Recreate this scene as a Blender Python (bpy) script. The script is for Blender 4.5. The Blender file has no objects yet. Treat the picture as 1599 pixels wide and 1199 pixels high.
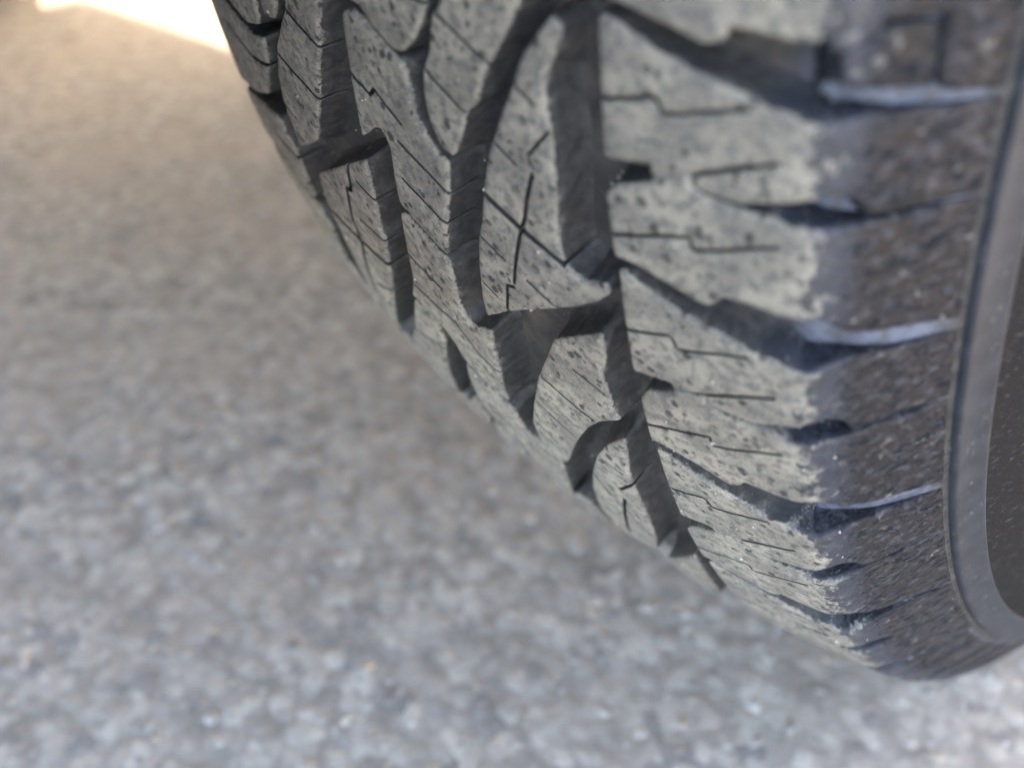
import bpy, math, random
import numpy as np
from mathutils import Vector, Matrix
from mathutils.geometry import delaunay_2d_cdt

random.seed(7)
rng = np.random.default_rng(7)
scene = bpy.context.scene
COL = scene.collection

# ------------------------------------------------------------------ camera
LOAD = 0.002                                    # the tyre settles this far into its contact patch
cam_data = bpy.data.cameras.new("camera")
cam = bpy.data.objects.new("camera", cam_data)
COL.objects.link(cam)
CAM_POS = (0.161436, -0.420751, 0.344693 - LOAD)
RIGHT = (0.637143, 0.770458, -0.021056)
DOWN = (0.447254, -0.391837, -0.804007)
FWD = (-0.627704, 0.502850, -0.594247)
cam.matrix_world = Matrix(((RIGHT[0], -DOWN[0], -FWD[0], CAM_POS[0]),
                           (RIGHT[1], -DOWN[1], -FWD[1], CAM_POS[1]),
                           (RIGHT[2], -DOWN[2], -FWD[2], CAM_POS[2]),
                           (0, 0, 0, 1)))
cam_data.sensor_width = 36.0
cam_data.lens = 1533.17 / 1599 * 36.0
cam_data.clip_start = 0.005
cam_data.clip_end = 500
cam_data.dof.use_dof = True
cam_data.dof.focus_distance = 0.205
cam_data.dof.aperture_fstop = cam_data.lens / 4.1
scene.camera = cam
scene.cycles.sample_clamp_indirect = 3.0
scene.cycles.max_bounces = 6
scene.cycles.diffuse_bounces = 3
scene.cycles.glossy_bounces = 2
scene.cycles.transmission_bounces = 0

# ------------------------------------------------------------------ sky, sun, exposure
SUN_EL = math.radians(28)
SUN_AZ = (-0.35, 0.937)                         # where the sun stands: behind the car, a little to the far side
world = bpy.data.worlds.new("World")
scene.world = world
world.use_nodes = True
wn, wl = world.node_tree.nodes, world.node_tree.links
wn.clear()
sky = wn.new("ShaderNodeTexSky")
sky.sky_type = 'NISHITA'
sky.sun_disc = False
sky.sun_elevation = SUN_EL
sky.sun_rotation = math.atan2(SUN_AZ[0], SUN_AZ[1])
sky.air_density = 0.5
sky.dust_density = 1.5
sky.ozone_density = 1.0
bg = wn.new("ShaderNodeBackground")
bg.inputs[1].default_value = 0.15
wo = wn.new("ShaderNodeOutputWorld")
wl.new(sky.outputs[0], bg.inputs[0])
wl.new(bg.outputs[0], wo.inputs[0])

sun_data = bpy.data.lights.new("sun", 'SUN')
sun_data.energy = 2.0
sun_data.angle = math.radians(0.5)
sun_data.color = (1.0, 0.985, 0.965)
sun = bpy.data.objects.new("sun", sun_data)
COL.objects.link(sun)
sun_dir = Vector((SUN_AZ[0] * math.cos(SUN_EL), SUN_AZ[1] * math.cos(SUN_EL), math.sin(SUN_EL)))
sun.rotation_euler = sun_dir.to_track_quat('Z', 'Y').to_euler()
sun.location = (-4, -1, 3)

vs = scene.view_settings
vs.view_transform = 'Standard'
vs.look = 'None'
vs.gamma = 1.0
vs.use_curve_mapping = False
vs.exposure = 4.2
vs.use_white_balance = True                      # the camera's balance for open shade
vs.white_balance_temperature = 10000
vs.white_balance_tint = 13

# ------------------------------------------------------------------ node helpers
class NT:
    def __init__(self, name):
        self.m = bpy.data.materials.new(name)
        self.m.use_nodes = True
        self.t = self.m.node_tree
        self.n = self.t.nodes
        self.l = self.t.links
        self.bsdf = self.n["Principled BSDF"]
    def put(self, sock, v):
        if v is None:
            return
        if hasattr(v, "is_output"):
            self.l.new(v, sock)
        elif isinstance(v, (tuple, list)) and len(v) == 3 and sock.type == 'RGBA':
            sock.default_value = (*v, 1)
        else:
            sock.default_value = v
    def attr(self, name, out="Fac"):
        a = self.n.new("ShaderNodeAttribute")
        a.attribute_name = name
        return a.outputs[out]
    def obj(self):
        return self.n.new("ShaderNodeTexCoord").outputs["Object"]
    def mapping(self, v, scale=(1, 1, 1), rot=(0, 0, 0), loc=(0, 0, 0)):
        m = self.n.new("ShaderNodeMapping")
        self.put(m.inputs["Vector"], v)
        m.inputs["Scale"].default_value = scale
        m.inputs["Rotation"].default_value = rot
        m.inputs["Location"].default_value = loc
        return m.outputs[0]
    def noise(self, v, scale, detail=3, rough=0.5, dist=0.0):
        t = self.n.new("ShaderNodeTexNoise")
        self.put(t.inputs["Vector"], v)
        t.inputs["Scale"].default_value = scale
        t.inputs["Detail"].default_value = detail
        t.inputs["Roughness"].default_value = rough
        t.inputs["Distortion"].default_value = dist
        return t.outputs["Fac"]
    def voronoi(self, v, scale, feature='F1', out="Distance", rnd=1.0):
        t = self.n.new("ShaderNodeTexVoronoi")
        t.feature = feature
        self.put(t.inputs["Vector"], v)
        t.inputs["Scale"].default_value = scale
        t.inputs["Randomness"].default_value = rnd
        return t.outputs[out]
    def ramp(self, v, a, b, lo=0.0, hi=1.0):
        m = self.n.new("ShaderNodeMapRange")
        m.interpolation_type = 'SMOOTHSTEP'
        self.put(m.inputs["Value"], v)
        m.inputs["From Min"].default_value = a
        m.inputs["From Max"].default_value = b
        m.inputs["To Min"].default_value = lo
        m.inputs["To Max"].default_value = hi
        return m.outputs[0]
    def math(self, op, a, b=None):
        m = self.n.new("ShaderNodeMath")
        m.operation = op
        self.put(m.inputs[0], a)
        self.put(m.inputs[1], b)
        return m.outputs[0]
    def mix(self, f, a, b):
        m = self.n.new("ShaderNodeMix")
        m.data_type = 'RGBA'
        self.put(m.inputs[0], f)
        self.put(m.inputs[6], a)
        self.put(m.inputs[7], b)
        return m.outputs[2]
    def mixf(self, f, a, b):
        m = self.n.new("ShaderNodeMix")
        m.data_type = 'FLOAT'
        self.put(m.inputs[0], f)
        self.put(m.inputs[2], a)
        self.put(m.inputs[3], b)
        return m.outputs[0]
    def bump(self, h, dist, strength=1.0, prev=None):
        b = self.n.new("ShaderNodeBump")
        b.inputs["Strength"].default_value = strength
        b.inputs["Distance"].default_value = dist
        self.put(b.inputs["Height"], h)
        if prev is not None:
            self.l.new(prev, b.inputs["Normal"])
        return b.outputs[0]
    def out(self, color, rough, normal=None, spec=0.5):
        self.put(self.bsdf.inputs["Base Color"], color)
        self.put(self.bsdf.inputs["Roughness"], rough)
        if spec is not None:
            self.bsdf.inputs["Specular IOR Level"].default_value = spec
        if normal is not None:
            self.l.new(normal, self.bsdf.inputs["Normal"])
        return self.m

# coordinates: attribute "tread" holds (across, around, height) in millimetres
def rubber_material():
    k = NT("worn_tyre_rubber")
    P = k.attr("tread", "Vector")
    wear = k.attr("wear")
    side = k.attr("side")
    big = k.noise(P, 0.10, 3, 0.55)
    mid = k.noise(P, 0.45, 3, 0.6)
    fine = k.noise(P, 2.6, 2, 0.65)
    grain = k.noise(P, 7.0, 1, 0.6)
    # dusty, sanded running surface
    dust = k.mix(k.ramp(big, 0.38, 0.62), (0.156, 0.150, 0.134), (0.246, 0.236, 0.202))
    dust = k.mix(k.ramp(mid, 0.44, 0.64, 0, 0.9), dust, (0.096, 0.097, 0.097))
    dust = k.mix(k.ramp(fine, 0.54, 0.70, 0, 0.65), dust, (0.37, 0.36, 0.32))
    dust = k.mix(k.ramp(grain, 0.54, 0.70, 0, 0.5), dust, (0.068, 0.068, 0.068))
    # small pits where the dust has not stuck
    Pw = k.n.new("ShaderNodeVectorMath")
    Pw.operation = 'ADD'
    k.put(Pw.inputs[0], P)
    cv = k.n.new("ShaderNodeCombineXYZ")
    k.put(cv.inputs[0], k.math('MULTIPLY', k.math('SUBTRACT', fine, 0.5), 1.6))
    k.put(cv.inputs[1], k.math('MULTIPLY', k.math('SUBTRACT', mid, 0.5), 2.4))
    k.l.new(cv.outputs[0], Pw.inputs[1])
    vt = k.n.new("ShaderNodeTexVoronoi")
    k.l.new(Pw.outputs[0], vt.inputs["Vector"])
    vt.inputs["Scale"].default_value = 0.5
    sep = k.n.new("ShaderNodeSeparateColor")
    k.l.new(vt.outputs["Color"], sep.inputs[0])
    size = k.math('MULTIPLY', k.math('POWER', sep.outputs[0], 2.1), 0.50)
    pit = k.ramp(k.math('SUBTRACT', vt.outputs["Distance"], size), -0.04, 0.05, 1, 0)
    pit = k.math('MULTIPLY', pit, k.ramp(k.noise(P, 0.16, 2, 0.5), 0.36, 0.58, 0.35, 1))
    dust = k.mix(k.math('MULTIPLY', pit, 0.9), dust, (0.035, 0.036, 0.038))
    # bare moulded rubber, thin film of dust with specks
    bare = k.mix(k.ramp(mid, 0.35, 0.7), (0.024, 0.025, 0.027), (0.050, 0.050, 0.050))
    specks = k.ramp(k.voronoi(P, 1.3), 0.06, 0.13, 1, 0)
    bare = k.mix(k.math('MULTIPLY', specks, k.ramp(fine, 0.5, 0.62, 0, 0.7)), bare, (0.30, 0.29, 0.27))
    bare = k.mix(k.ramp(big, 0.55, 0.75, 0, 0.45), bare, (0.085, 0.074, 0.064))
    # shoulder and sidewall: streaked brown dried mud over dark rubber
    S = k.mapping(P, (0.55, 1.0, 1.0), (0, 0, 0.5))
    m1 = k.noise(S, 0.34, 3, 0.65, 0.5)
    m2 = k.noise(S, 1.2, 3, 0.7, 0.6)
    mud = k.math('ADD', k.math('MULTIPLY', m1, 0.55), k.math('MULTIPLY', m2, 0.45))
    sepz = k.n.new("ShaderNodeSeparateXYZ")
    k.put(sepz.inputs[0], P)
    recess = k.math('MULTIPLY', k.ramp(sepz.outputs[2], -0.5, -1.6), k.ramp(k.attr("across"), 84, 91))
    zone = k.math('MAXIMUM', recess, k.ramp(k.attr("across"), 96, 103))
    mudf = k.math('MULTIPLY', k.ramp(k.math('ADD', mud, k.math('MULTIPLY', recess, 0.06)), 0.49, 0.57), zone)
    mudc = k.mix(k.ramp(fine, 0.38, 0.65), (0.0055, 0.007, 0.0105), (0.018, 0.020, 0.025))
    clean = k.mix(k.ramp(m1, 0.35, 0.65), (0.006, 0.007, 0.009), (0.012, 0.013, 0.017))
    clean = k.mix(k.ramp(k.attr("across"), 105, 98), clean, k.mix(k.ramp(m1, 0.4, 0.6), (0.017, 0.024, 0.036), (0.036, 0.046, 0.063)))
    flank = k.mix(mudf, clean, mudc)
    fl = k.noise(k.mapping(P, (0.8, 1.0, 1.0), (0, 0, 0.55), (9, 4, 0)), 0.5, 3, 0.62, 0.4)
    flank = k.mix(k.math('MULTIPLY', k.ramp(fl, 0.50, 0.62, 0, 0.9), k.ramp(k.attr("across"), 94, 100)), flank, k.mix(k.ramp(m2, 0.4, 0.6), (0.018, 0.020, 0.027), (0.044, 0.047, 0.056)))
    chips = k.math('MULTIPLY', k.ramp(m1, 0.60, 0.70), k.ramp(k.attr("across"), 88, 93))
    chips = k.math('MULTIPLY', chips, k.ramp(k.attr("across"), 104, 98))
    flank = k.mix(k.math('MULTIPLY', chips, 0.5), flank, (0.20, 0.20, 0.195))
    low = k.mix(k.math('MAXIMUM', side, recess), bare, flank)
    # ragged border between sanded and bare rubber
    w2 = k.math('ADD', wear, k.math('MULTIPLY', k.math('SUBTRACT', mid, 0.5), 1.5))
    nb = k.noise(k.mapping(P, loc=(37, 11, 5)), 1.0, 3, 0.65)
    w2 = k.math('ADD', w2, k.math('MULTIPLY', k.math('SUBTRACT', nb, 0.5), 1.2))
    nc = k.noise(k.mapping(P, loc=(3, 71, 5)), 0.22, 3, 0.6)
    w2 = k.math('ADD', w2, k.math('MULTIPLY', k.math('MULTIPLY', k.math('SUBTRACT', nc, 0.5), 2.2), k.ramp(k.attr("across"), 85, 92)))
    wf = k.ramp(w2, 0.36, 0.66)
    col = k.mix(wf, low, dust)
    rough = k.mixf(wf, k.mixf(side, 0.62, k.mixf(mudf, 0.40, 0.8)), 0.88)
    hgt = k.math('SUBTRACT', k.math('MULTIPLY', fine, 0.6), k.math('MULTIPLY', pit, wf))
    hgt = k.math('ADD', hgt, k.math('MULTIPLY', grain, 0.3))
    n = k.bump(hgt, 0.00024, 0.8)
    k.l.new(k.mixf(wf, k.mixf(side, 0.4, k.mixf(mudf, 0.22, 0.05)), 0.2), k.bsdf.inputs['Specular IOR Level'])
    return k.out(col, rough, n, None)

def groove_material():
    k = NT("groove_floor_rubber")
    P = k.attr("tread", "Vector")
    mid = k.noise(P, 0.22, 4, 0.6)
    fine = k.noise(P, 2.2, 4, 0.65)
    acr = k.attr("across")
    col = k.mix(k.ramp(mid, 0.35, 0.7), (0.024, 0.025, 0.026), (0.050, 0.048, 0.046))
    col = k.mix(k.ramp(k.noise(P, 0.09, 3), 0.52, 0.72, 0, 0.5), col, (0.10, 0.082, 0.068))
    specks = k.ramp(k.voronoi(P, 1.1), 0.06, 0.14, 1, 0)
    col = k.mix(k.math('MULTIPLY', specks, k.ramp(fine, 0.5, 0.62, 0, 0.7)), col, (0.32, 0.31, 0.29))
    # smooth shoulder groove rubber, with the sky's blue sheen painted into its colour
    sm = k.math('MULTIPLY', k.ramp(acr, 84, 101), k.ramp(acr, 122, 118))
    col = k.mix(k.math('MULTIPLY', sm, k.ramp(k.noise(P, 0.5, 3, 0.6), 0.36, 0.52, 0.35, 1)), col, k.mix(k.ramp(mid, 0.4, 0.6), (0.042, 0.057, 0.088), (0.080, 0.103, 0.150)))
    # below: muddy sidewall
    S = k.mapping(P, (0.55, 1.0, 1.0), (0, 0, 0.5))
    mud = k.math('ADD', k.math('MULTIPLY', k.noise(S, 0.42, 5, 0.68, 0.6), 0.55), k.math('MULTIPLY', k.noise(S, 1.3, 4, 0.7, 0.8), 0.45))
    mudf = k.math('MULTIPLY', k.ramp(mud, 0.46, 0.60), k.ramp(acr, 117, 120))
    col = k.mix(mudf, col, k.mix(k.ramp(fine, 0.38, 0.65), (0.0055, 0.007, 0.0105), (0.018, 0.020, 0.025)))
    rough = k.mixf(sm, 0.66, k.ramp(fine, 0.3, 0.7, 0.46, 0.66))
    n = k.bump(k.math('ADD', fine, k.math('MULTIPLY', mid, 3.0)), 0.0003, 0.8)
    return k.out(col, rough, n, 0.5)

def ring_material():
    k = NT("smooth_sidewall_ring_rubber")
    P = k.attr("tread", "Vector")
    S = k.mapping(P, (0.8, 0.35, 1.0), (0, 0, -0.6))
    a = k.noise(S, 0.75, 3, 0.65)
    b = k.noise(P, 3.2, 4, 0.7)
    col = k.mix(k.ramp(k.noise(P, 0.15, 3), 0.3, 0.7), (0.012, 0.017, 0.024), (0.022, 0.028, 0.037))
    col = k.mix(k.ramp(a, 0.60, 0.72, 0, 0.55), col, (0.12, 0.125, 0.13))
    col = k.mix(k.ramp(b, 0.58, 0.72, 0, 0.5), col, (0.022, 0.022, 0.024))
    n = k.bump(b, 0.00008, 0.7)
    return k.out(col, 0.5, n, 0.18)

def panel_material():
    k = NT("finely_ribbed_sidewall_rubber")
    P = k.attr("tread", "Vector")
    W = k.n.new("ShaderNodeTexWave")
    W.wave_type = 'BANDS'
    W.bands_direction = 'X'
    k.put(W.inputs["Vector"], k.mapping(P, (1, 1, 0), (0, 0, math.radians(42))))
    W.inputs["Scale"].default_value = 0.62
    S = k.mapping(P, (0.7, 1.6, 1.0), (0, 0, 0.75))
    a = k.noise(S, 0.65, 3, 0.65)
    col = k.mix(k.ramp(a, 0.59, 0.68, 0, 0.55), (0.006, 0.007, 0.009), (0.10, 0.10, 0.105))
    n = k.bump(W.outputs["Fac"], 0.0003, 0.9)
    return k.out(col, 0.6, n, 0.08)

def ground_material():
    k = NT("old_asphalt")
    P = k.obj()
    a = k.noise(P, 45, 3, 0.6)
    b = k.noise(P, 7, 3, 0.6)
    f = k.noise(P, 330, 2, 0.6)
    off = k.n.new("ShaderNodeCombineXYZ")
    k.put(off.inputs[0], k.math('MULTIPLY', k.math('SUBTRACT', k.noise(P, 130, 2, 0.6), 0.5), 0.012))
    k.put(off.inputs[1], k.math('MULTIPLY', k.math('SUBTRACT', a, 0.5), 0.015))
    pv = k.n.new("ShaderNodeVectorMath")
    k.put(pv.inputs[0], P)
    k.l.new(off.outputs[0], pv.inputs[1])
    vt = k.n.new("ShaderNodeTexVoronoi")
    k.l.new(pv.outputs[0], vt.inputs["Vector"])
    vt.inputs["Scale"].default_value = 112
    sep = k.n.new("ShaderNodeSeparateColor")
    k.l.new(vt.outputs["Color"], sep.inputs[0])
    r, g, bl = sep.outputs
    stone = k.mix(k.ramp(r, 0.1, 0.9), (0.325, 0.302, 0.268), (0.47, 0.444, 0.402))
    stone = k.mix(k.ramp(g, 0.70, 0.80, 0, 0.7), stone, (0.37, 0.325, 0.285))
    stone = k.mix(k.ramp(bl, 0.88, 0.92, 0, 0.8), stone, (0.15, 0.15, 0.155))
    binder = k.ramp(vt.outputs["Distance"], 0.40, 0.66, 0, 0.6)
    col = k.mix(binder, stone, (0.17, 0.158, 0.145))
    col = k.mix(k.ramp(a, 0.42, 0.64, 0, 0.5), col, (0.41, 0.385, 0.35))
    col = k.mix(k.ramp(b, 0.38, 0.62, 0, 0.5), col, (0.35, 0.30, 0.255))
    col = k.mix(k.ramp(k.noise(P, 75, 3, 0.6), 0.50, 0.66, 0, 0.6), col, (0.20, 0.185, 0.168))
    n = k.bump(k.math('SUBTRACT', k.math('MULTIPLY', f, 0.25), vt.outputs["Distance"]), 0.0016, 0.6)
    return k.out(col, 0.95, n, 0.08)

def stone_material():
    k = NT("asphalt_stone")
    c = k.attr("tone", "Color")
    P = k.obj()
    a = k.noise(P, 420, 4, 0.6)
    col = k.mix(k.ramp(a, 0.35, 0.7, 0, 0.35), c, (0.30, 0.29, 0.28))
    return k.out(col, 1.0, None, 0.0)

def plain(name, col, rough, scale=40):
    k = NT(name)
    a = k.noise(k.obj(), scale, 4, 0.6)
    c2 = tuple(min(1, x * 1.5) for x in col)
    return k.out(k.mix(k.ramp(a, 0.35, 0.7), col, c2), rough, k.bump(a, 0.0004, 0.3))

M_RUBBER = rubber_material()
M_GROOVE = groove_material()
M_RING = ring_material()
M_PANEL = panel_material()
M_GROUND = ground_material()
M_STONE = stone_material()
M_FAR = plain("far_tyre_rubber", (0.022, 0.022, 0.024), 0.75)
M_PAINT = plain("shade_body_paint", (0.035, 0.035, 0.037), 0.35, 3)  # for the unseen added body, dark to hold down its bounce
M_RIM = plain("dark_steel_rim", (0.10, 0.10, 0.105), 0.45)

# ------------------------------------------------------------------ tyre profile
R0, CROWN = 330.0, 389.9
U2, W_RING0, W_RING1 = 94.47, 122.2, 132.0
TG = math.radians(92)

def raw_profile(w):
    s, a = (1 if w >= 0 else -1), abs(w)
    if a <= U2:
        return w, R0 - a * a / (2 * CROWN)
    pts = [(94.47, 94.47, 318.56), (122.2, 105.68, 293.19), (132.0, 108.12, 283.68), (155, 115.5, 262),
           (177, 119.5, 240), (200, 116.5, 218), (216, 109, 203), (226, 103, 196), (240, 92, 190)]
    for (w0, u0, r0), (w1, u1, r1) in zip(pts, pts[1:]):
        if a <= w1:
            t = (a - w0) / (w1 - w0)
            return s * (u0 + (u1 - u0) * t), r0 + (r1 - r0) * t
    return s * 92, 190
GRID = np.arange(-245, 245.01, 0.25)
_raw = np.array([raw_profile(w) for w in GRID])
_k = np.exp(-0.5 * (np.arange(-28, 29) * 0.25 / 1.9) ** 2)
_k /= _k.sum()
_pad = np.pad(_raw, ((28, 28), (0, 0)), mode='edge')
PROF = np.stack([np.convolve(_pad[:, i], _k, 'valid') for i in (0, 1)], 1)
_d = np.gradient(PROF, axis=0)
_d /= np.linalg.norm(_d, axis=1)[:, None] + 1e-9
NORM = np.stack([-_d[:, 1], _d[:, 0]], 1)

def surf(w, s, h, full=R0):
    """tread coordinates (across, around, height in mm) -> world metres"""
    w, s, h = (np.asarray(a, float) for a in (w, s, h))
    u = np.interp(w, GRID, PROF[:, 0]) + h * np.interp(w, GRID, NORM[:, 0])
    r = np.interp(w, GRID, PROF[:, 1]) + h * np.interp(w, GRID, NORM[:, 1])
    a = TG - s / R0
    return np.stack([u, -r * np.sin(a), R0 - r * np.cos(a)], -1) * 0.001 - np.array([0, 0, LOAD])

_DW = [0, 78, 88, 95, 101, 107, 113, 120, 123, 400]
_DD = [8.2, 8.0, 7.6, 7.2, 6.3, 4.2, 2.3, 0.6, 0.0, 0.0]
def depth(w):
    return np.interp(np.abs(w), _DW, _DD)

def link(name, me, mat, parent=None):
    o = bpy.data.objects.new(name, me)
    COL.objects.link(o)
    if mat:
        me.materials.append(mat)
    if parent:
        o.parent = parent
    return o

def make_mesh(name, co, faces, attrs=None, smooth=True):
    me = bpy.data.meshes.new(name)
    me.from_pydata([tuple(c) for c in co], [], faces)
    if smooth:
        me.polygons.foreach_set("use_smooth", [True] * len(me.polygons))
    for k, v in (attrs or {}).items():
        v = np.asarray(v, np.float32)
        if v.ndim == 1:
            me.attributes.new(k, 'FLOAT', 'POINT').data.foreach_set("value", v)
        else:
            me.attributes.new(k, 'FLOAT_VECTOR', 'POINT').data.foreach_set("vector", v.ravel())
    me.update()
    return me

def tread_attrs(W, S, Hh, wear):
    W, S, Hh = np.asarray(W), np.asarray(S), np.asarray(Hh)
    t = np.clip((np.abs(W) - 89.5) / 11.0, 0, 1)
    side = t * t * (3 - 2 * t)
    return {"tread": np.stack([W, S, Hh], 1), "wear": np.asarray(wear) * (1 - side), "side": side, "across": np.abs(W)}

# ------------------------------------------------------------------ block mesher
def round_poly(p, cut=0.7):
    p = np.asarray(p, float)
    out = []
    n = len(p)
    for i in range(n):
        a, b, c = p[i - 1], p[i], p[(i + 1) % n]
        la, lc = np.linalg.norm(a - b), np.linalg.norm(c - b)
        ka, kc = min(cut, la * 0.3), min(cut, lc * 0.3)
        q0, q1 = b + (a - b) / max(la, 1e-6) * ka, b + (c - b) / max(lc, 1e-6) * kc
        out += [q0, 0.25 * q0 + 0.5 * b + 0.25 * q1, q1]
    return np.array(out)

def resample(p, step, closed=True):
    out = []
    n = len(p)
    for i in range(n if closed else n - 1):
        a, b = p[i], p[(i + 1) % n]
        k = max(1, int(math.ceil(np.linalg.norm(b - a) / step)))
        for j in range(k):
            out.append(a + (b - a) * j / k)
    if not closed:
        out.append(p[-1])
    return np.array(out)

def thick(line, wd):
    wd *= 1.35
    line = resample(np.asarray(line, float), 1.0, False)
    line[1:-1] += rng.normal(0, 0.035, (len(line) - 2, 2)) if len(line) > 2 else 0
    t = np.gradient(line, axis=0)
    t /= np.linalg.norm(t, axis=1)[:, None] + 1e-9
    n = np.stack([-t[:, 1], t[:, 0]], 1)
    hw = wd * 0.5 * np.linspace(1.0, 0.85, len(line))[:, None]
    return np.concatenate([line + n * hw, (line - n * hw)[::-1]])

def inside(pts, poly):
    x, y = pts[:, 0], pts[:, 1]
    r = np.zeros(len(pts), bool)
    n = len(poly)
    for i in range(n):
        x0, y0 = poly[i]
        x1, y1 = poly[(i + 1) % n]
        if y0 == y1:
            continue
        c = (y0 > y) != (y1 > y)
        r ^= c & (x < (x1 - x0) * (y - y0) / (y1 - y0) + x0)
    return r

def seg_dist(pts, polys):
    best = np.full(len(pts), 1e9)
    for p in polys:
        a, b = p, np.roll(p, -1, 0)
        d = b - a
        dd = (d * d).sum(1) + 1e-12
        for i in range(len(a)):
            v = pts - a[i]
            t = np.clip((v @ d[i]) / dd[i], 0, 1)
            e = v - t[:, None] * d[i]
            np.minimum(best, np.sqrt((e * e).sum(1)), out=best)
    return best

def block_data(outline, sipes=(), detail=1.0, fine=True, top=0.0):
    ol = resample(round_poly(outline), detail if fine else 6.0)
    if fine:
        ol = ol + rng.normal(0, 0.035, ol.shape)
    sp = [thick(l, w) for l, w in sipes]
    pts = [ol] + sp
    verts, edges = [], []
    for p in pts:
        b = len(verts)
        verts += [Vector(q) for q in p]
        edges += [(b + i, b + (i + 1) % len(p)) for i in range(len(p))]
    if fine:
        extra = []
        for p in pts:
            t = np.roll(p, -1, 0) - np.roll(p, 1, 0)
            t /= np.linalg.norm(t, axis=1)[:, None] + 1e-9
            n = np.stack([-t[:, 1], t[:, 0]], 1)
            for o in (0.28, 0.7):
                extra += [p + n * o, p - n * o]
        lo, hi = ol.min(0), ol.max(0)
        g = np.stack(np.meshgrid(np.arange(lo[0], hi[0], 1.7), np.arange(lo[1], hi[1], 1.7)), -1).reshape(-1, 2)
        extra.append(g + rng.uniform(-0.4, 0.4, g.shape))
        extra = np.concatenate(extra)
        extra = extra[inside(extra, ol)]
        d = seg_dist(extra, pts)
        extra = extra[d > 0.2]
        verts += [Vector(q) for q in extra]
    v2, _, f2, _, _, _ = delaunay_2d_cdt(verts, edges, [], 0, 1e-5, False)
    V = np.array([tuple(v) for v in v2])
    F = np.array([f for f in f2 if len(f) == 3])
    cen = V[F].mean(1)
    keep = inside(cen, ol)
    for p in sp:
        keep &= ~inside(cen, p)
    F = F[keep]
    a = V[F]
    ar = (a[:, 1, 0] - a[:, 0, 0]) * (a[:, 2, 1] - a[:, 0, 1]) - (a[:, 1, 1] - a[:, 0, 1]) * (a[:, 2, 0] - a[:, 0, 0])
    F[ar < 0] = F[ar < 0][:, ::-1]
    used = np.unique(F)
    remap = -np.ones(len(V), int)
    remap[used] = np.arange(len(used))
    V, F = V[used], remap[F]
    d_out = seg_dist(V, [ol])
    d_sip = seg_dist(V, sp) if sp else np.full(len(V), 9.0)
    h = top - 0.38 * np.clip(1 - d_out / 0.8, 0, 1) ** 2 - 0.14 * np.clip(1 - d_sip / 0.5, 0, 1) ** 2
    h -= 0.0 if not fine else 0.05 * np.sin(V[:, 0] * 0.5) * np.sin(V[:, 1] * 0.43)
    # boundary
    ed = {}
    for t in F:
        for i in range(3):
            e = (int(t[i]), int(t[(i + 1) % 3]))
            ed[e] = 1
    bnd = [e for e in ed if (e[1], e[0]) not in ed]
    nrm = np.zeros_like(V)
    for i, j in bnd:
        t = V[j] - V[i]
        l = np.linalg.norm(t) + 1e-9
        n = np.array([t[1], -t[0]]) / l
        nrm[i] += n
        nrm[j] += n
    ln = np.linalg.norm(nrm, axis=1)[:, None]
    nrm = nrm / np.maximum(ln, 1e-6)
    bv = sorted({i for e in bnd for i in e})
    sip = (d_sip[bv] < 0.02) & (d_out[bv] > 0.02)
    dep = depth(V[bv, 0])
    Wc, Sc, Hc, Wear = [V[:, 0]], [V[:, 1]], [h], [np.ones(len(V)) - 0.25 * np.clip(1 - d_out / 0.35, 0, 1)]
    faces = [tuple(int(i) for i in t) for t in F]
    prev = {v: v for v in bv}
    base = len(V)
    lev0 = [(0.01, 0.002, 0.85)] if fine else []
    lev = lev0 + [(0.14, 0.02, 0.30), (0.45, 0.05, 0.0), (0.80, 0.10, 0.0), (0.97, 0.19, 0.0), (1.08, 0.34, 0.0)] if fine else [(1.05, 0.12, 0.0)]
    for li, (fd, off, wr) in enumerate(lev):
        o = np.where(sip, 0.0, off * dep)
        cham = np.clip((nrm[bv, 1] - 0.45) / 0.3, 0, 1) * np.interp(V[bv, 0], [78, 90, 99, 106], [0, 0.8, 0.8, 0])
        o = o * (1 + 0.7 * cham * fd)
        P = V[bv] + nrm[bv] * o[:, None]
        hh = np.where(sip, top - np.minimum(5.5, dep) * min(fd, 1.0), top + (-dep - top) * fd - (0.03 if li == len(lev) - 1 else 0))
        hh = np.minimum(hh, h[bv] - 0.01 * (li + 1))
        Wc.append(P[:, 0]); Sc.append(P[:, 1]); Hc.append(hh)
        Wear.append(np.where(sip, 0.0, wr))
        cur = {v: base + i for i, v in enumerate(bv)}
        for i, j in bnd:
            faces.append((prev[j], prev[i], cur[i], cur[j]))
        prev = cur
        base += len(bv)
    return np.concatenate(Wc), np.concatenate(Sc), np.concatenate(Hc), np.concatenate(Wear), faces

def block(name, outline, sipes=(), parent=None, detail=1.0, top=0.0, wear=1.0):
    W, S, H, Wr, faces = block_data(outline, sipes, detail, True, top)
    return link(name, make_mesh(name, surf(W, S, H), faces, tread_attrs(W, S, H, Wr * wear)), M_RUBBER, parent)

# ------------------------------------------------------------------ the tyre
wheel = bpy.data.objects.new("car_wheel", None)
COL.objects.link(wheel)
wheel["label"] = "nearest wheel, dusty black winter tyre with deep worn tread at the right"
wheel["category"] = "wheel"

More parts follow.
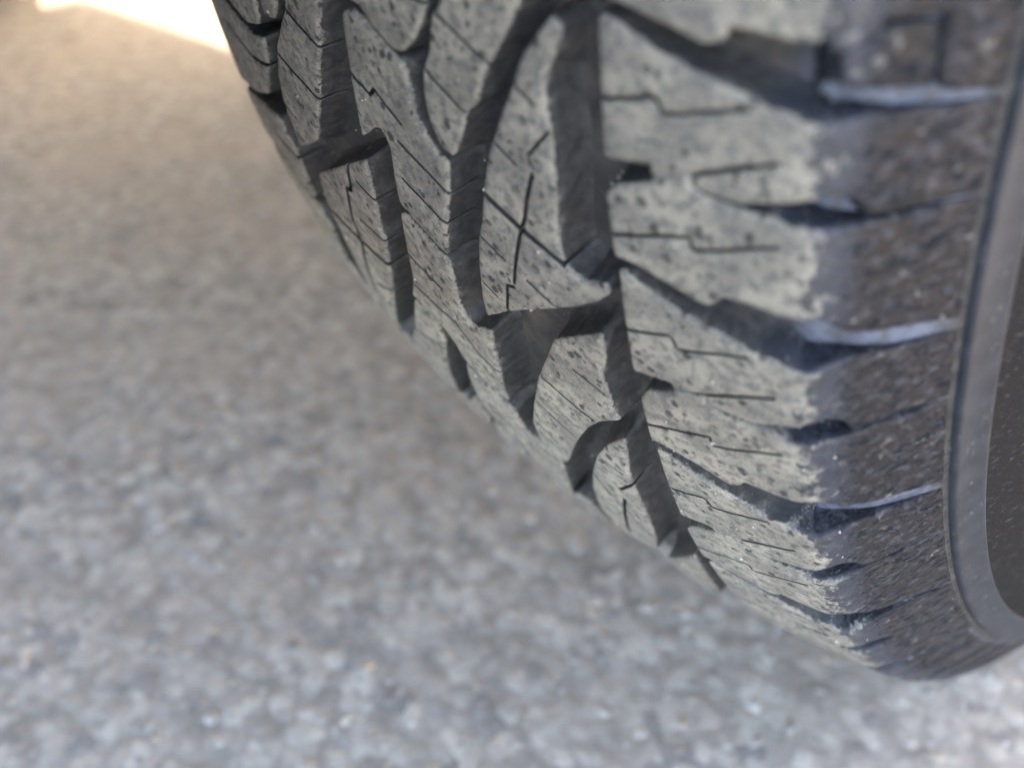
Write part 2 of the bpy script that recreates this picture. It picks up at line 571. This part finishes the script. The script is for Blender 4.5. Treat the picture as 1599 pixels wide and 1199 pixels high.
def lathe(name, ws, hs, seg, mat, parent, s0=0.0, ur=None):
    ws, hs = np.asarray(ws, float), np.asarray(hs, float)
    n, circ = len(ws), 2 * math.pi * R0
    ss = s0 + np.arange(seg) / seg * circ
    Wg, Sg = np.meshgrid(ws, ss)
    Hg = np.broadcast_to(hs, Wg.shape)
    if ur is None:
        co = surf(Wg.ravel(), Sg.ravel(), Hg.ravel())
    else:
        ug, al = np.broadcast_to(ur[:, 0], Wg.shape).ravel(), (TG - Sg / R0).ravel()
        rg = np.broadcast_to(ur[:, 1], Wg.shape).ravel()
        co = np.stack([ug, -rg * np.sin(al), R0 - rg * np.cos(al)], -1) * 0.001 - np.array([0, 0, LOAD])
    faces = []
    for i in range(seg):
        a, b = i * n, ((i + 1) % seg) * n
        faces += [(a + j, a + j + 1, b + j + 1, b + j) for j in range(n - 1)]
    me = make_mesh(name, co, faces, tread_attrs(Wg.ravel(), Sg.ravel(), Hg.ravel(), np.zeros(Wg.size)))
    return link(name, me, mat, parent)

ws = np.concatenate([np.arange(-235, -136, 4.0), np.arange(-136, -76, 2.0), np.arange(-76, 76, 3.0), np.arange(76, 136, 1.0), np.arange(136, 236, 4.0)])
FW = np.array([78, 88, 100.7, 106.6, 112.9, 118, 122.5])
FUR = np.array([(78, 314.2), (85.5, 312.8), (91, 312.4), (96.4, 308.0), (100.7, 301.7), (103.3, 297), (105.75, 293.0)])
base_u = np.interp(ws, GRID, PROF[:, 0]) - depth(ws) * np.interp(ws, GRID, NORM[:, 0])
base_r = np.interp(ws, GRID, PROF[:, 1]) - depth(ws) * np.interp(ws, GRID, NORM[:, 1])
for sgn in (-1, 1):                               # groove floors run out gently over the shoulders
    m = (ws * sgn >= 78) & (ws * sgn <= 122.5)
    base_u[m] = sgn * np.interp(np.abs(ws[m]), FW, FUR[:, 0])
    base_r[m] = np.interp(np.abs(ws[m]), FW, FUR[:, 1])
kk = np.array([1, 4, 6, 4, 1]) / 16.0
for _ in range(3):
    base_u[2:-2] = np.convolve(base_u, kk, 'valid')
    base_r[2:-2] = np.convolve(base_r, kk, 'valid')
tyre = lathe("tyre", ws, -depth(ws), 540, M_GROOVE, wheel, 0.0, np.stack([base_u, base_r], 1))
rw = [122.3, 122.5, 122.8, 123.4, 124.4, 127.5, 129.8, 130.5, 130.9, 131.3]
rh = [-0.4, 0.4, 1.0, 1.15, 0.75, 0.65, 0.65, 0.72, 0.6, -0.3]
lathe("sidewall_ring", rw, rh, 720, M_RING, tyre)
pw = np.arange(131.2, 172, 1.5)
lathe("ribbed_panel", pw, np.full(len(pw), 0.25), 540, M_PANEL, tyre)
rimw = [226, 229, 234, 238]
RIMP = [(104, 197.5), (107, 199), (108, 195), (102, 192), (98, 184), (70, 178), (30, 172), (24, 120), (34, 80), (40, 40), (40, 0)]
def rim(parent, mat):
    seg, co, faces = 96, [], []
    for i in range(seg):
        a = 2 * math.pi * i / seg
        for u, r in RIMP:
            co.append((u * 0.001, -r * 0.001 * math.sin(a), 0.33 - LOAD - r * 0.001 * math.cos(a)))
    n = len(RIMP)
    for i in range(seg):
        a, b = i * n, ((i + 1) % seg) * n
        faces += [(a + j, b + j, b + j + 1, a + j + 1) for j in range(n - 1)]
    return link("rim", make_mesh("rim", co, faces), mat, parent)
rim(wheel, M_RIM)

# --- outer shoulder row: one canonical pitch (43.5 mm), stretched to each pitch of the tread
SH_A = [(62.0, 0), (64, .3), (69.8, 2.9), (76.3, 4.8), (82.5, 6.6), (86, 7.8), (89, 8.0), (93, 8.9), (95.5, 9.3), (102, 9.2),
        (110.6, 10.2), (121.4, 11.0), (121.4, 27.2), (113, 26.5), (103.4, 25.9), (102.2, 23.0), (99, 20.6), (96.7, 20.4), (94.2, 20.8),
        (86.2, 23.2), (83.6, 23.7), (78.7, 23.3), (77, 22.7), (76.8, 20.75), (69.9, 22.5), (69.7, 21.0), (61.5, 22)]
SH_B = [(61.4, 28.6), (63.2, 26.6), (69.6, 24.2), (70.2, 23.1), (76.4, 21.3), (76.6, 23.1), (78.4, 23.8), (81.1, 24.3), (84.7, 24.4),
        (88.5, 24.2), (90.7, 25.4), (95.3, 25.8), (102, 26.5), (113, 27.2), (121.4, 27.8), (121.4, 53.6), (113, 50.9), (106, 49.0), (101.5, 46.8),
        (98.6, 43.9), (96.6, 41.9), (94.9, 41.5), (90.9, 42.1), (86.7, 42.1), (81.5, 41.7), (80.5, 43.5), (78.3, 44.6), (73, 43.2), (66.2, 41.3), (61.4, 40.6)]
WIDE = 1.25
SI_A = [([(60.8, 12.4), (66.7, 11.0), (70.6, 9.9), (71.4, 10.5), (72, 12.2), (75.3, 11.5), (80.6, 9.9), (85.2, 8.8)], .42),
        ([(76.6, 20.75), (83, 18.2), (89.7, 15.7)], .48)]
SI_B = [([(60.8, 36.4), (68.9, 33.9), (76.1, 31.9), (76.5, 34.2), (81.1, 32.7), (85.6, 30.9), (90.3, 29.2)], .42)]
def stretch(p, s0, k, top_gap=True):
    return [(w, s0 + s * k) for w, s in p]
def jig(p, a=0.18):
    return [(w + rng.normal(0, a), s + rng.normal(0, a)) if w < 118 else (w, s) for w, s in p]
starts = [-49.0, -6.0, 37.0, 80.5, 129.4, 183.3, 236.0]
for s0, s1 in zip(starts, starts[1:]):
    k = (s1 - s0) / 43.5
    for ol, si in ((SH_A, SI_A), (SH_B, SI_B)):
        o = stretch(ol, s0, k)
        if s0 == -6.0 and ol is SH_B:                 # the pocket below this block runs further down the shoulder
            o = [(w, s) if not (96 < w < 112 and s > 33) else (w, s) for w, s in o]
            i = [j for j, q in enumerate(ol) if q == (113, 50.9)][0]
            o = o[:i] + [(113.5, 45.3), (111.4, 44.6), (110.5, 34.3), (102.3, 33.4), (99.4, 35.4), (97, 36.4), (94.9, 36.3)] + o[i + 5:]
        block("shoulder_block", jig(o), [(stretch(l, s0, k), w * WIDE) for l, w in si], tyre, 0.9)

block("shoulder_step", [(97.2, 37.4), (99.4, 36.4), (102.6, 34.6), (110.2, 35.2), (110.9, 44.4), (103, 43.2), (98, 41.5)], (), tyre, 0.9, -0.9)

# --- inner rows, each lug of the S-shaped pattern by itself
CENTRE = [
 # large lug next to the shoulder groove
 ([(53, 38.6), (49.6, 41.9), (47.1, 45.1), (44.1, 50.8), (39.6, 58.7), (35.3, 66.5), (32.1, 74.2), (29.5, 81), (27, 86.9), (24.4, 95.6),
   (21.9, 104.5), (20.9, 110.5), (29.5, 104.9), (37, 100.6), (44.5, 97), (50.4, 93.8), (56, 90.0), (59.0, 87.2), (58.8, 84.9), (53.5, 86.6), (50.2, 84.6),
   (49.3, 83.0), (49.2, 78.4), (49.9, 72.7), (50.6, 67), (51.1, 59.4), (50.3, 54.2), (51, 48.4), (52.7, 44.5), (54.6, 39.9)],
  [([(31.6, 74.5), (40.1, 79.3), (50, 84.2)], 1.05), ([(45.8, 66.4), (43.4, 72), (42, 76.5), (40.4, 79.7), (37.1, 87.5), (34.5, 95.0)], .6),
   ([(34.5, 95.9), (32.2, 96.3), (29.3, 105.4)], .5), ([(44.0, 50.8), (48.2, 53.7)], .35), ([(37.2, 62.6), (42.2, 66)], .38), ([(27.2, 85.5), (33.1, 89.2)], .38),
   ([(23.0, 98.5), (27.8, 101.6)], .38), ([(38.5, 92.3), (45.6, 96.6)], .42), ([(50.6, 57.4), (45.3, 63.1), (46.1, 65.2)], .4), ([(53.0, 38.0), (47.3, 44.8)], .5)]),
 ([(41.6, 106.9), (46.9, 103.7), (52, 100.5), (55.0, 98.9), (55.0, 105.2), (52.6, 112), (53.2, 117.2), (52.9, 123), (54.0, 124.8), (47.6, 129.4), (42.3, 135.4),
   (36, 145), (29.5, 156.3), (24.4, 165.0), (16.5, 163.2), (19.1, 150.3), (24.5, 138.8), (31.6, 124.3), (37, 115.3)],
  [([(31.8, 122.2), (42.3, 128.5), (45.8, 130.2)], .5), ([(25.2, 135), (36, 143.9)], .5), ([(44.7, 113.7), (52.2, 117.4)], .38), ([(19.5, 146.5), (28.6, 156.9)], .5)]),
 ([(53.4, 132.0), (51.6, 140), (49.6, 151.4), (48.6, 165.8), (46.5, 180), (44, 190), (37.9, 206), (27.4, 212), (22.4, 208.5), (23.9, 192.4),
   (29.6, 173.6), (36.3, 157.9), (40.8, 148.4), (46.3, 140.0)],
  [([(43.3, 161.2), (49.6, 153.6)], .6), ([(43, 166.5), (37.6, 180.9), (29.2, 205)], .7), ([(34.6, 160.2), (40.1, 176), (41.8, 186.3)], .5), ([(40.8, 147.4), (47.9, 150.4)], .45)]),
 ([(49.2, 199), (57.2, 186), (54.6, 208), (52, 224), (44, 236), (36, 232), (37.4, 216)], []),
 ([(34, 238), (44, 240), (40, 256), (28, 268), (24, 258)], []),
 ([(49.5, 36.2), (57.8, 35.3), (59, 25), (58.5, 5), (52, 5), (48.5, 20), (50, 28)], []),
 # curved lug between the two
 ([(29.5, 40.2), (28.2, 42.1), (26.7, 43), (24.3, 50), (21.5, 53.6), (20.2, 59), (20.5, 64.3), (22.5, 68.2), (25.4, 69.3), (28.6, 64.3), (31.3, 59.2),
   (34.6, 56.2), (37, 51), (39.6, 47.8), (42, 44.7), (44.7, 40.9), (46.8, 37.8), (47.3, 33), (45, 22), (36, 26), (32, 34)],
  [([(26.4, 42.3), (31.9, 44.9), (39, 48.9)], .42), ([(20.8, 52.6), (30.9, 59), (32.5, 59.9)], .42)]),
 ([(0.8, 45.2), (5.1, 46.0), (8.4, 48.8), (13.3, 51.6), (16, 51.7), (19.9, 48.8), (23.6, 44.7), (26, 40), (28, 34), (32, 25), (20, 22), (8, 28), (2, 38)],
  [([(2.5, 34), (16, 41), (26.5, 41.8)], .4)]),
 # the winding centre rib
 ([(-1.4, 48.2), (1.5, 47.2), (4.8, 47.9), (11.5, 52.5), (15.7, 53.9), (16.3, 57.3), (15.4, 63.4), (17.3, 66.3), (20.4, 69.9), (23.4, 71.4), (22.2, 74), (20.8, 78.9),
   (17, 87.9), (13.8, 96.8), (7.5, 93.0), (1.6, 89.4), (0.8, 88), (2.2, 81), (3.9, 75), (3.6, 72), (2.6, 70.6), (-.5, 71.3), (-6.8, 75.3), (-5.6, 69.8), (-3.3, 58.1), (-1.9, 49.4)],
  [([(-4.6, 60.4), (1.8, 63.5), (3.7, 61.9), (10.8, 67.3)], .45), ([(7.7, 71.4), (14, 74.9), (21.6, 79.2)], .42), ([(5.2, 80.7), (17.9, 87.8)], .42)]),
 ([(-0.6, 92), (1.2, 91.2), (6.8, 94.6), (12.6, 98.7), (12.9, 102.3), (11.2, 110.3), (10.6, 116), (13.2, 118.6), (20.0, 116.4), (18.3, 121.2), (15.6, 133.1), (12.2, 143),
   (12.2, 146.6), (8.8, 146.6), (-1.0, 138.0), (-0.9, 133), (-4.5, 126.2), (-9.1, 123.8), (-13.2, 122.6), (-7.4, 112.9), (-3, 100)],
  [([(-6.6, 103.6), (5.8, 110.5)], .45), ([(-11, 115.6), (5, 121.6), (10, 130.2), (16.4, 133.5)], .5)]),
 ([(-1.8, 141.6), (8, 150.0), (12.0, 151.0), (11.2, 155.9), (11.2, 161.5), (16.6, 163.5), (21.6, 167.6), (12.4, 191.5), (2, 213), (-10, 214), (-5.2, 197), (1.2, 177),
   (-4, 171.4), (-9.2, 172.6), (-9.0, 163.1), (-6, 152)],
  [([(-8.5, 158), (12, 172), (18, 178)], .5), ([(-4, 168), (8, 180), (15, 186)], .5)]),
 ([(-12, 218), (0, 218), (10, 201), (17.5, 199), (12, 222), (2, 240), (-14, 240)], []),
 # inner rows
 ([(-25.9, 51.2), (-27, 53.1), (-32.6, 58.3), (-38.6, 64.2), (-44.9, 72.8), (-47.8, 80.5), (-49, 93.8), (-41, 90), (-33.4, 85.8), (-28.9, 79.6), (-23.1, 72.1), (-19, 64.2),
   (-15.1, 58.6), (-13.4, 54), (-9.6, 47.7), (-6, 38), (-4, 28), (-18, 28), (-22, 40)],
  [([(-28.4, 52.8), (-14.6, 58.7)], .45), ([(-40.4, 66.0), (-22.5, 72.4)], .45), ([(-48.8, 81.2), (-43.2, 84)], .4)]),
 ([(-43.2, 99.4), (-36.5, 95.4), (-18.2, 86.6), (-9.4, 82.0), (-10.6, 87.4), (-11.2, 93.1), (-15.1, 101.9), (-14.4, 105.5), (-20.4, 116.7), (-25.4, 126.7), (-40, 147), (-57, 168),
   (-54.0, 156), (-53.6, 146), (-52.6, 139.9), (-50.7, 130.9), (-49, 121.9), (-47.6, 113.4), (-47.4, 107.4)],
  [([(-19.5, 86.4), (-22.9, 94.9), (-25.7, 95.8), (-31.1, 107.5), (-32.2, 114.9), (-42.8, 132.7), (-48.5, 145)], .62), ([(-48.4, 112.7), (-32.2, 114.9), (-19.8, 116.8)], 1.0),
   ([(-39.1, 97.9), (-31.9, 101.9)], .4), ([(-18, 90.4), (-11, 93.2)], .42), ([(-25.6, 104.8), (-14.5, 106.6)], .42), ([(-40, 135), (-27, 130)], .4)]),
 ([(-14, 125.2), (-9.3, 125.0), (-5.2, 127.2), (-7.8, 136.5), (-19.6, 156.0), (-28.7, 173), (-41.1, 193), (-54, 181.3), (-41.1, 160.5), (-26.7, 144.4)],
  [([(-27.4, 144), (-10.5, 142.5)], .5), ([(-35, 152), (-16, 152)], .5), ([(-46, 166), (-27, 172)], .5)]),
 ([(-40.6, 197), (-24, 178), (-12.6, 165), (-14.4, 173.8), (-15.4, 180), (-30, 200), (-44, 216), (-54, 212)], [([(-38, 193), (-22, 192)], .6), ([(-46, 204), (-30, 203)], .6)]),
 ([(-12, 179), (-6.6, 175), (-1, 175.5), (-2.2, 182), (-7.4, 197), (-18, 216), (-32, 224), (-30, 206), (-22, 194)], [([(-23, 193), (-5, 191)], .6), ([(-29, 204), (-11, 203)], .6)]),
 # inner shoulder row, mostly seen edge on
 ([(-41, 58.0), (-36, 57.9), (-32, 53), (-28, 46), (-25, 36), (-36, 36), (-40.5, 46)], []),
 ([(-45, 46), (-45, 56), (-45.8, 60), (-47.4, 61.8), (-57, 64.0), (-68, 60.6), (-92, 58), (-92, 40), (-60, 42)], []),
 ([(-47.4, 64.9), (-50.4, 72), (-62, 84.3), (-75, 88.6), (-92, 91), (-92, 62), (-72, 63.9), (-56.4, 66.8)], [([(-48, 72.5), (-62, 74), (-78, 70)], .5)]),
 ([(-60.5, 90.2), (-59, 95), (-56.6, 99.4), (-61.5, 116), (-77, 109.6), (-92, 109), (-92, 94), (-76, 92)], [([(-57, 101), (-78, 100)], .5)]),
 ([(-63.5, 120), (-60.5, 127), (-69, 144), (-80, 141), (-92, 139), (-92, 113), (-80, 114)], [([(-61, 129), (-80, 126)], .5)]),
 ([(-69, 149), (-61, 158), (-68, 172), (-92, 168), (-92, 144), (-80, 146)], []),
 ([(-68, 177), (-57, 187), (-66, 202), (-92, 198), (-92, 173), (-80, 175)], []),
 ([(-66, 207), (-56, 218), (-66, 234), (-92, 230), (-92, 203), (-80, 205)], []),
]
for ol, si in CENTRE:
    far = sum(p[0] for p in ol) / len(ol) < 12
    si = [(l, w * (1.6 if far else 1.15)) for l, w in si]
    block("tread_block", jig(ol, 0.1), si, tyre, 0.9)

# --- the rest of the way round: the same pattern, joined
def rest():
    W, S, H, Wr, F = [], [], [], [], []
    base = 0
    def put(ol):
        nonlocal base
        w, s, h, wr, f = block_data(ol, (), 6, False)
        W.append(w); S.append(s); H.append(h); Wr.append(wr)
        F.extend(tuple(i + base for i in t) for t in f)
        base += len(w)
    circ = 2 * math.pi * R0
    end = circ + starts[0]
    n = 41
    p = (end - starts[-1]) / n
    for i in range(n):
        for ol in (SH_A, SH_B):
            put(stretch(ol, starts[-1] + i * p, p / 43.5))
        put([(-w, s) for w, s in stretch([q for q in SH_A if q[0] < 97], starts[-1] + i * p, p / 43.5)][::-1])
        put([(-w, s) for w, s in stretch([q for q in SH_B if q[0] < 97], starts[-1] + i * p, p / 43.5)][::-1])
    m = 28
    s0, s1 = 262.0, circ - 60.0
    q = (s1 - s0) / m
    for i in range(m):
        for j, off in ((0, -38.6), (8, -48), (12, -28), (13, -82)):
            o = CENTRE[j][0]
            k = q / 62.0
            put([(w, s0 + i * q + (s + off) * (k if j != 13 else k * 0.6)) for w, s in (o if j != 12 else [(w * 0.9, s * 0.8) for w, s in o])])
    W, S, H, Wr = (np.concatenate(a) for a in (W, S, H, Wr))
    o = link("tread_pattern", make_mesh("tread_pattern", surf(W, S, H), F, tread_attrs(W, S, H, Wr)), M_RUBBER, tyre)
    o["kind"] = "stuff"
rest()

# --- grit stuck to the tread and lying in its grooves
def ico():
    phi = (1 + 5 ** .5) / 2
    v = np.array([(-1, phi, 0), (1, phi, 0), (-1, -phi, 0), (1, -phi, 0), (0, -1, phi), (0, 1, phi), (0, -1, -phi), (0, 1, -phi),
                  (phi, 0, -1), (phi, 0, 1), (-phi, 0, -1), (-phi, 0, 1)]) / math.sqrt(1 + phi * phi)
    f = np.array([(0, 11, 5), (0, 5, 1), (0, 1, 7), (0, 7, 10), (0, 10, 11), (1, 5, 9), (5, 11, 4), (11, 10, 2), (10, 7, 6), (7, 1, 8),
                  (3, 9, 4), (3, 4, 2), (3, 2, 6), (3, 6, 8), (3, 8, 9), (4, 9, 5), (2, 4, 11), (6, 2, 10), (8, 6, 7), (9, 8, 1)])
    return v, f
def grit():
    v, f = ico()
    n = 420
    P = np.stack([rng.uniform(-58, 100, n), rng.uniform(30, 215, n)], 1)
    on = np.zeros(n, bool)
    for ol, _ in CENTRE:
        on |= inside(P, np.array(ol, float))
    for a, b in zip(starts, starts[1:]):
        for ol in (SH_A, SH_B):
            on |= inside(P, np.array(stretch(ol, a, (b - a) / 43.5), float))
    r = np.clip(rng.lognormal(math.log(0.20), 0.45, n), 0.10, 0.62) * np.where(on, 0.8, 1.15)
    h = np.where(on, 0.0, -depth(P[:, 0]) + 0.1)
    keep = on | (P[:, 0] < 85)
    P, r, h = P[keep], r[keep], h[keep]
    n = len(P)
    c = surf(P[:, 0], P[:, 1], h)
    co = v[None] * (1 + rng.normal(0, .2, (n, 12, 1))) * (r[:, None, None] * rng.uniform(.6, 1.2, (n, 1, 3)) * .001) + c[:, None]
    me = make_mesh("grit", co.reshape(-1, 3), [tuple(int(q) for q in t) for t in (f[None] + (np.arange(n) * 12)[:, None, None]).reshape(-1, 3)])
    tone = np.repeat(np.concatenate([rng.choice([.22, .3, .4, .55], (n, 1)) * np.array([[1, .97, .92]]), np.ones((n, 1))], 1), 12, 0).astype(np.float32)
    me.attributes.new("tone", 'FLOAT_COLOR', 'POINT').data.foreach_set("color", tone.ravel())
    o = link("grit", me, M_STONE, tyre)
    o["kind"] = "stuff"
grit()

# ------------------------------------------------------------------ ground
g = make_mesh("ground", [(-150, -150, 0), (150, -150, 0), (150, 150, 0), (-150, 150, 0)], [(0, 1, 2, 3)], smooth=False)
go = link("ground", g, M_GROUND)
go["kind"] = "structure"
go["label"] = "old grey asphalt the tyre stands on"

def aggregate():
    iv, fi = ico()
    n = 24000
    x = rng.uniform(-1.0, 0.32, n)
    y = rng.uniform(-0.62, 0.40, n)
    r = np.clip(rng.lognormal(math.log(0.0024), 0.34, n), 0.0012, 0.0055)
    a = rng.uniform(0, 2 * math.pi, n)
    co = iv[None] * (1 + rng.normal(0, 0.16, (n, 12, 1)))
    co = co * np.stack([r * rng.uniform(.8, 1.35, n), r * rng.uniform(.7, 1.0, n), r * rng.uniform(.2, .34, n)], 1)[:, None]
    ca, sa = np.cos(a)[:, None], np.sin(a)[:, None]
    X = co[..., 0] * ca - co[..., 1] * sa + x[:, None]
    Y = co[..., 0] * sa + co[..., 1] * ca + y[:, None]
    Z = co[..., 2] - (r * rng.uniform(0.12, .30, n))[:, None]
    co = np.stack([X, Y, Z], -1).reshape(-1, 3)
    f = (fi[None] + (np.arange(n) * 12)[:, None, None]).reshape(-1, 3)
    me = bpy.data.meshes.new("asphalt_stones")
    me.vertices.add(len(co)); me.vertices.foreach_set("co", co.ravel())
    me.loops.add(f.size); me.loops.foreach_set("vertex_index", f.ravel())
    me.polygons.add(len(f))
    me.polygons.foreach_set("loop_start", np.arange(len(f)) * 3)
    me.polygons.foreach_set("use_smooth", np.ones(len(f), bool))
    pal = np.array([(.36, .348, .325), (.31, .30, .282), (.40, .387, .362), (.36, .31, .262), (.26, .252, .24), (.34, .283, .235), (.41, .40, .38), (.15, .146, .142)])
    pk = rng.choice(len(pal), n, p=[.24, .2, .16, .13, .1, .09, .05, .03])
    c = pal[pk] * rng.uniform(.86, 1.1, (n, 1))
    c = np.repeat(np.concatenate([c, np.ones((n, 1))], 1), 12, 0).astype(np.float32)
    me.update(calc_edges=True)
    me.attributes.new("tone", 'FLOAT_COLOR', 'POINT').data.foreach_set("color", c.ravel())
    o = link("asphalt_stones", me, M_STONE)
    o["kind"] = "stuff"
    o["label"] = "small grey and tan stones bedded in the asphalt"
    o["category"] = "stones"
aggregate()

# ------------------------------------------------------------------ the far wheel and the unseen body added for shade
def far_wheel(x):
    e = bpy.data.objects.new("far_wheel", None)
    COL.objects.link(e)
    e.location = (x, -0.13, 0)
    e["label"] = "dark blurred wheel on the far side of the car at the top left edge"
    e["category"] = "wheel"
    prof = [(-95, 200), (-112, 225), (-117, 250), (-110, 285), (-98, 312), (-90, 319), (-62, 325), (-60, 318), (-52, 318), (-50, 326), (-20, 329.5), (-18, 321), (-8, 321), (-6, 330),
            (20, 329.5), (22, 321), (32, 321), (34, 328), (60, 325), (62, 318), (68, 318), (70, 324), (90, 319), (98, 312), (110, 285), (117, 250), (112, 225), (95, 200)]
    seg, co, faces, n = 160, [], [], len(prof)
    for i in range(seg):
        a = 2 * math.pi * i / seg
        for u, r in prof:
            rr = r - (6 if (abs(u) > 65 and r > 300 and i % 4 == 0) else 0)
            co.append((u * .001, -rr * .001 * math.sin(a), .33 - LOAD - rr * .001 * math.cos(a)))
    for i in range(seg):
        a, b = i * n, ((i + 1) % seg) * n
        faces += [(a + j, a + j + 1, b + j + 1, b + j) for j in range(n - 1)]
    link("tyre", make_mesh("far_tyre", co, faces), M_FAR, e)
    link("rim", make_mesh("rim", [(u * .001, -r * .001 * math.sin(2 * math.pi * i / 64), .33 - LOAD - r * .001 * math.cos(2 * math.pi * i / 64)) for i in range(64) for u, r in RIMP],
         [(i * 11 + j, (i + 1) % 64 * 11 + j, (i + 1) % 64 * 11 + j + 1, i * 11 + j + 1) for i in range(64) for j in range(10)]), M_RIM, e)
far_wheel(-1.36)

def shade_body():  # unseen stand-in for the car, shaped for its shade on the ground
    e = bpy.data.objects.new("shade_body", None)
    COL.objects.link(e)
    e["label"] = "unseen dark body added above the wheels to shade the asphalt"
    e["category"] = "light blocker"
    mid = -0.68
    def bulge(x, y):
        return y + (0.12 * (1 - ((x - mid) / 0.80) ** 2) * min(1, max(0, (y - 0.5) / 0.3)))
    arch = [(.47 * math.cos(a), .33 + .47 * math.sin(a)) for a in np.linspace(.12, math.pi + .2, 25)]
    side = [(.745, .55), (.704, .41)] + arch + [(-.50, .26), (-.53, .48), (-.53, 1.42), (-.48, 1.47), (.56, 1.50), (.72, 1.44), (.735, .9)]
    xs = [-1.48, -1.45, -1.3, -1.1, -.9, mid, -.46, -.26, -.06, .08, .105]
    def extrude(name, prof, xs, mat):
        n, co, faces = len(prof), [], []
        for x in xs:
            co += [(x, bulge(x, y), z) for y, z in prof]
        for q in range(len(xs) - 1):
            faces += [(q * n + i, (q + 1) * n + i, (q + 1) * n + (i + 1) % n, q * n + (i + 1) % n) for i in range(n)]
        faces += [tuple(range(n)), tuple(range((len(xs) - 1) * n, len(xs) * n))[::-1]]
        link(name, make_mesh(name, co, faces, smooth=False), mat, e)
    extrude("shade_shell", side, xs, M_PAINT)  # added shell, keeps the sun off the near ground
    extrude("shade_floor", [(.40, .27), (-.72, .27), (-.72, .36), (-.49, .42), (.40, .42)], [-1.18, -1.0, -.85, mid, -.5, -.35, -.24], M_FAR)  # unseen slab added to darken the asphalt beneath
    extrude("shade_slab", [(.29, .215), (.24, .195), (-.46, .195), (-.47, .28), (.29, .28)], [-1.12, -.9, mid, -.56], M_FAR)  # lower slab added to deepen the shade beside the tyre
    extrude("sun_blocker", [(.65, .11), (.62, .13), (.62, .43), (.65, .43)], [-1.0, -.9, mid, -.46, -.26, -.06, .10], M_PAINT)  # added strip, stops the sun reaching the ground near the tyre
shade_body()
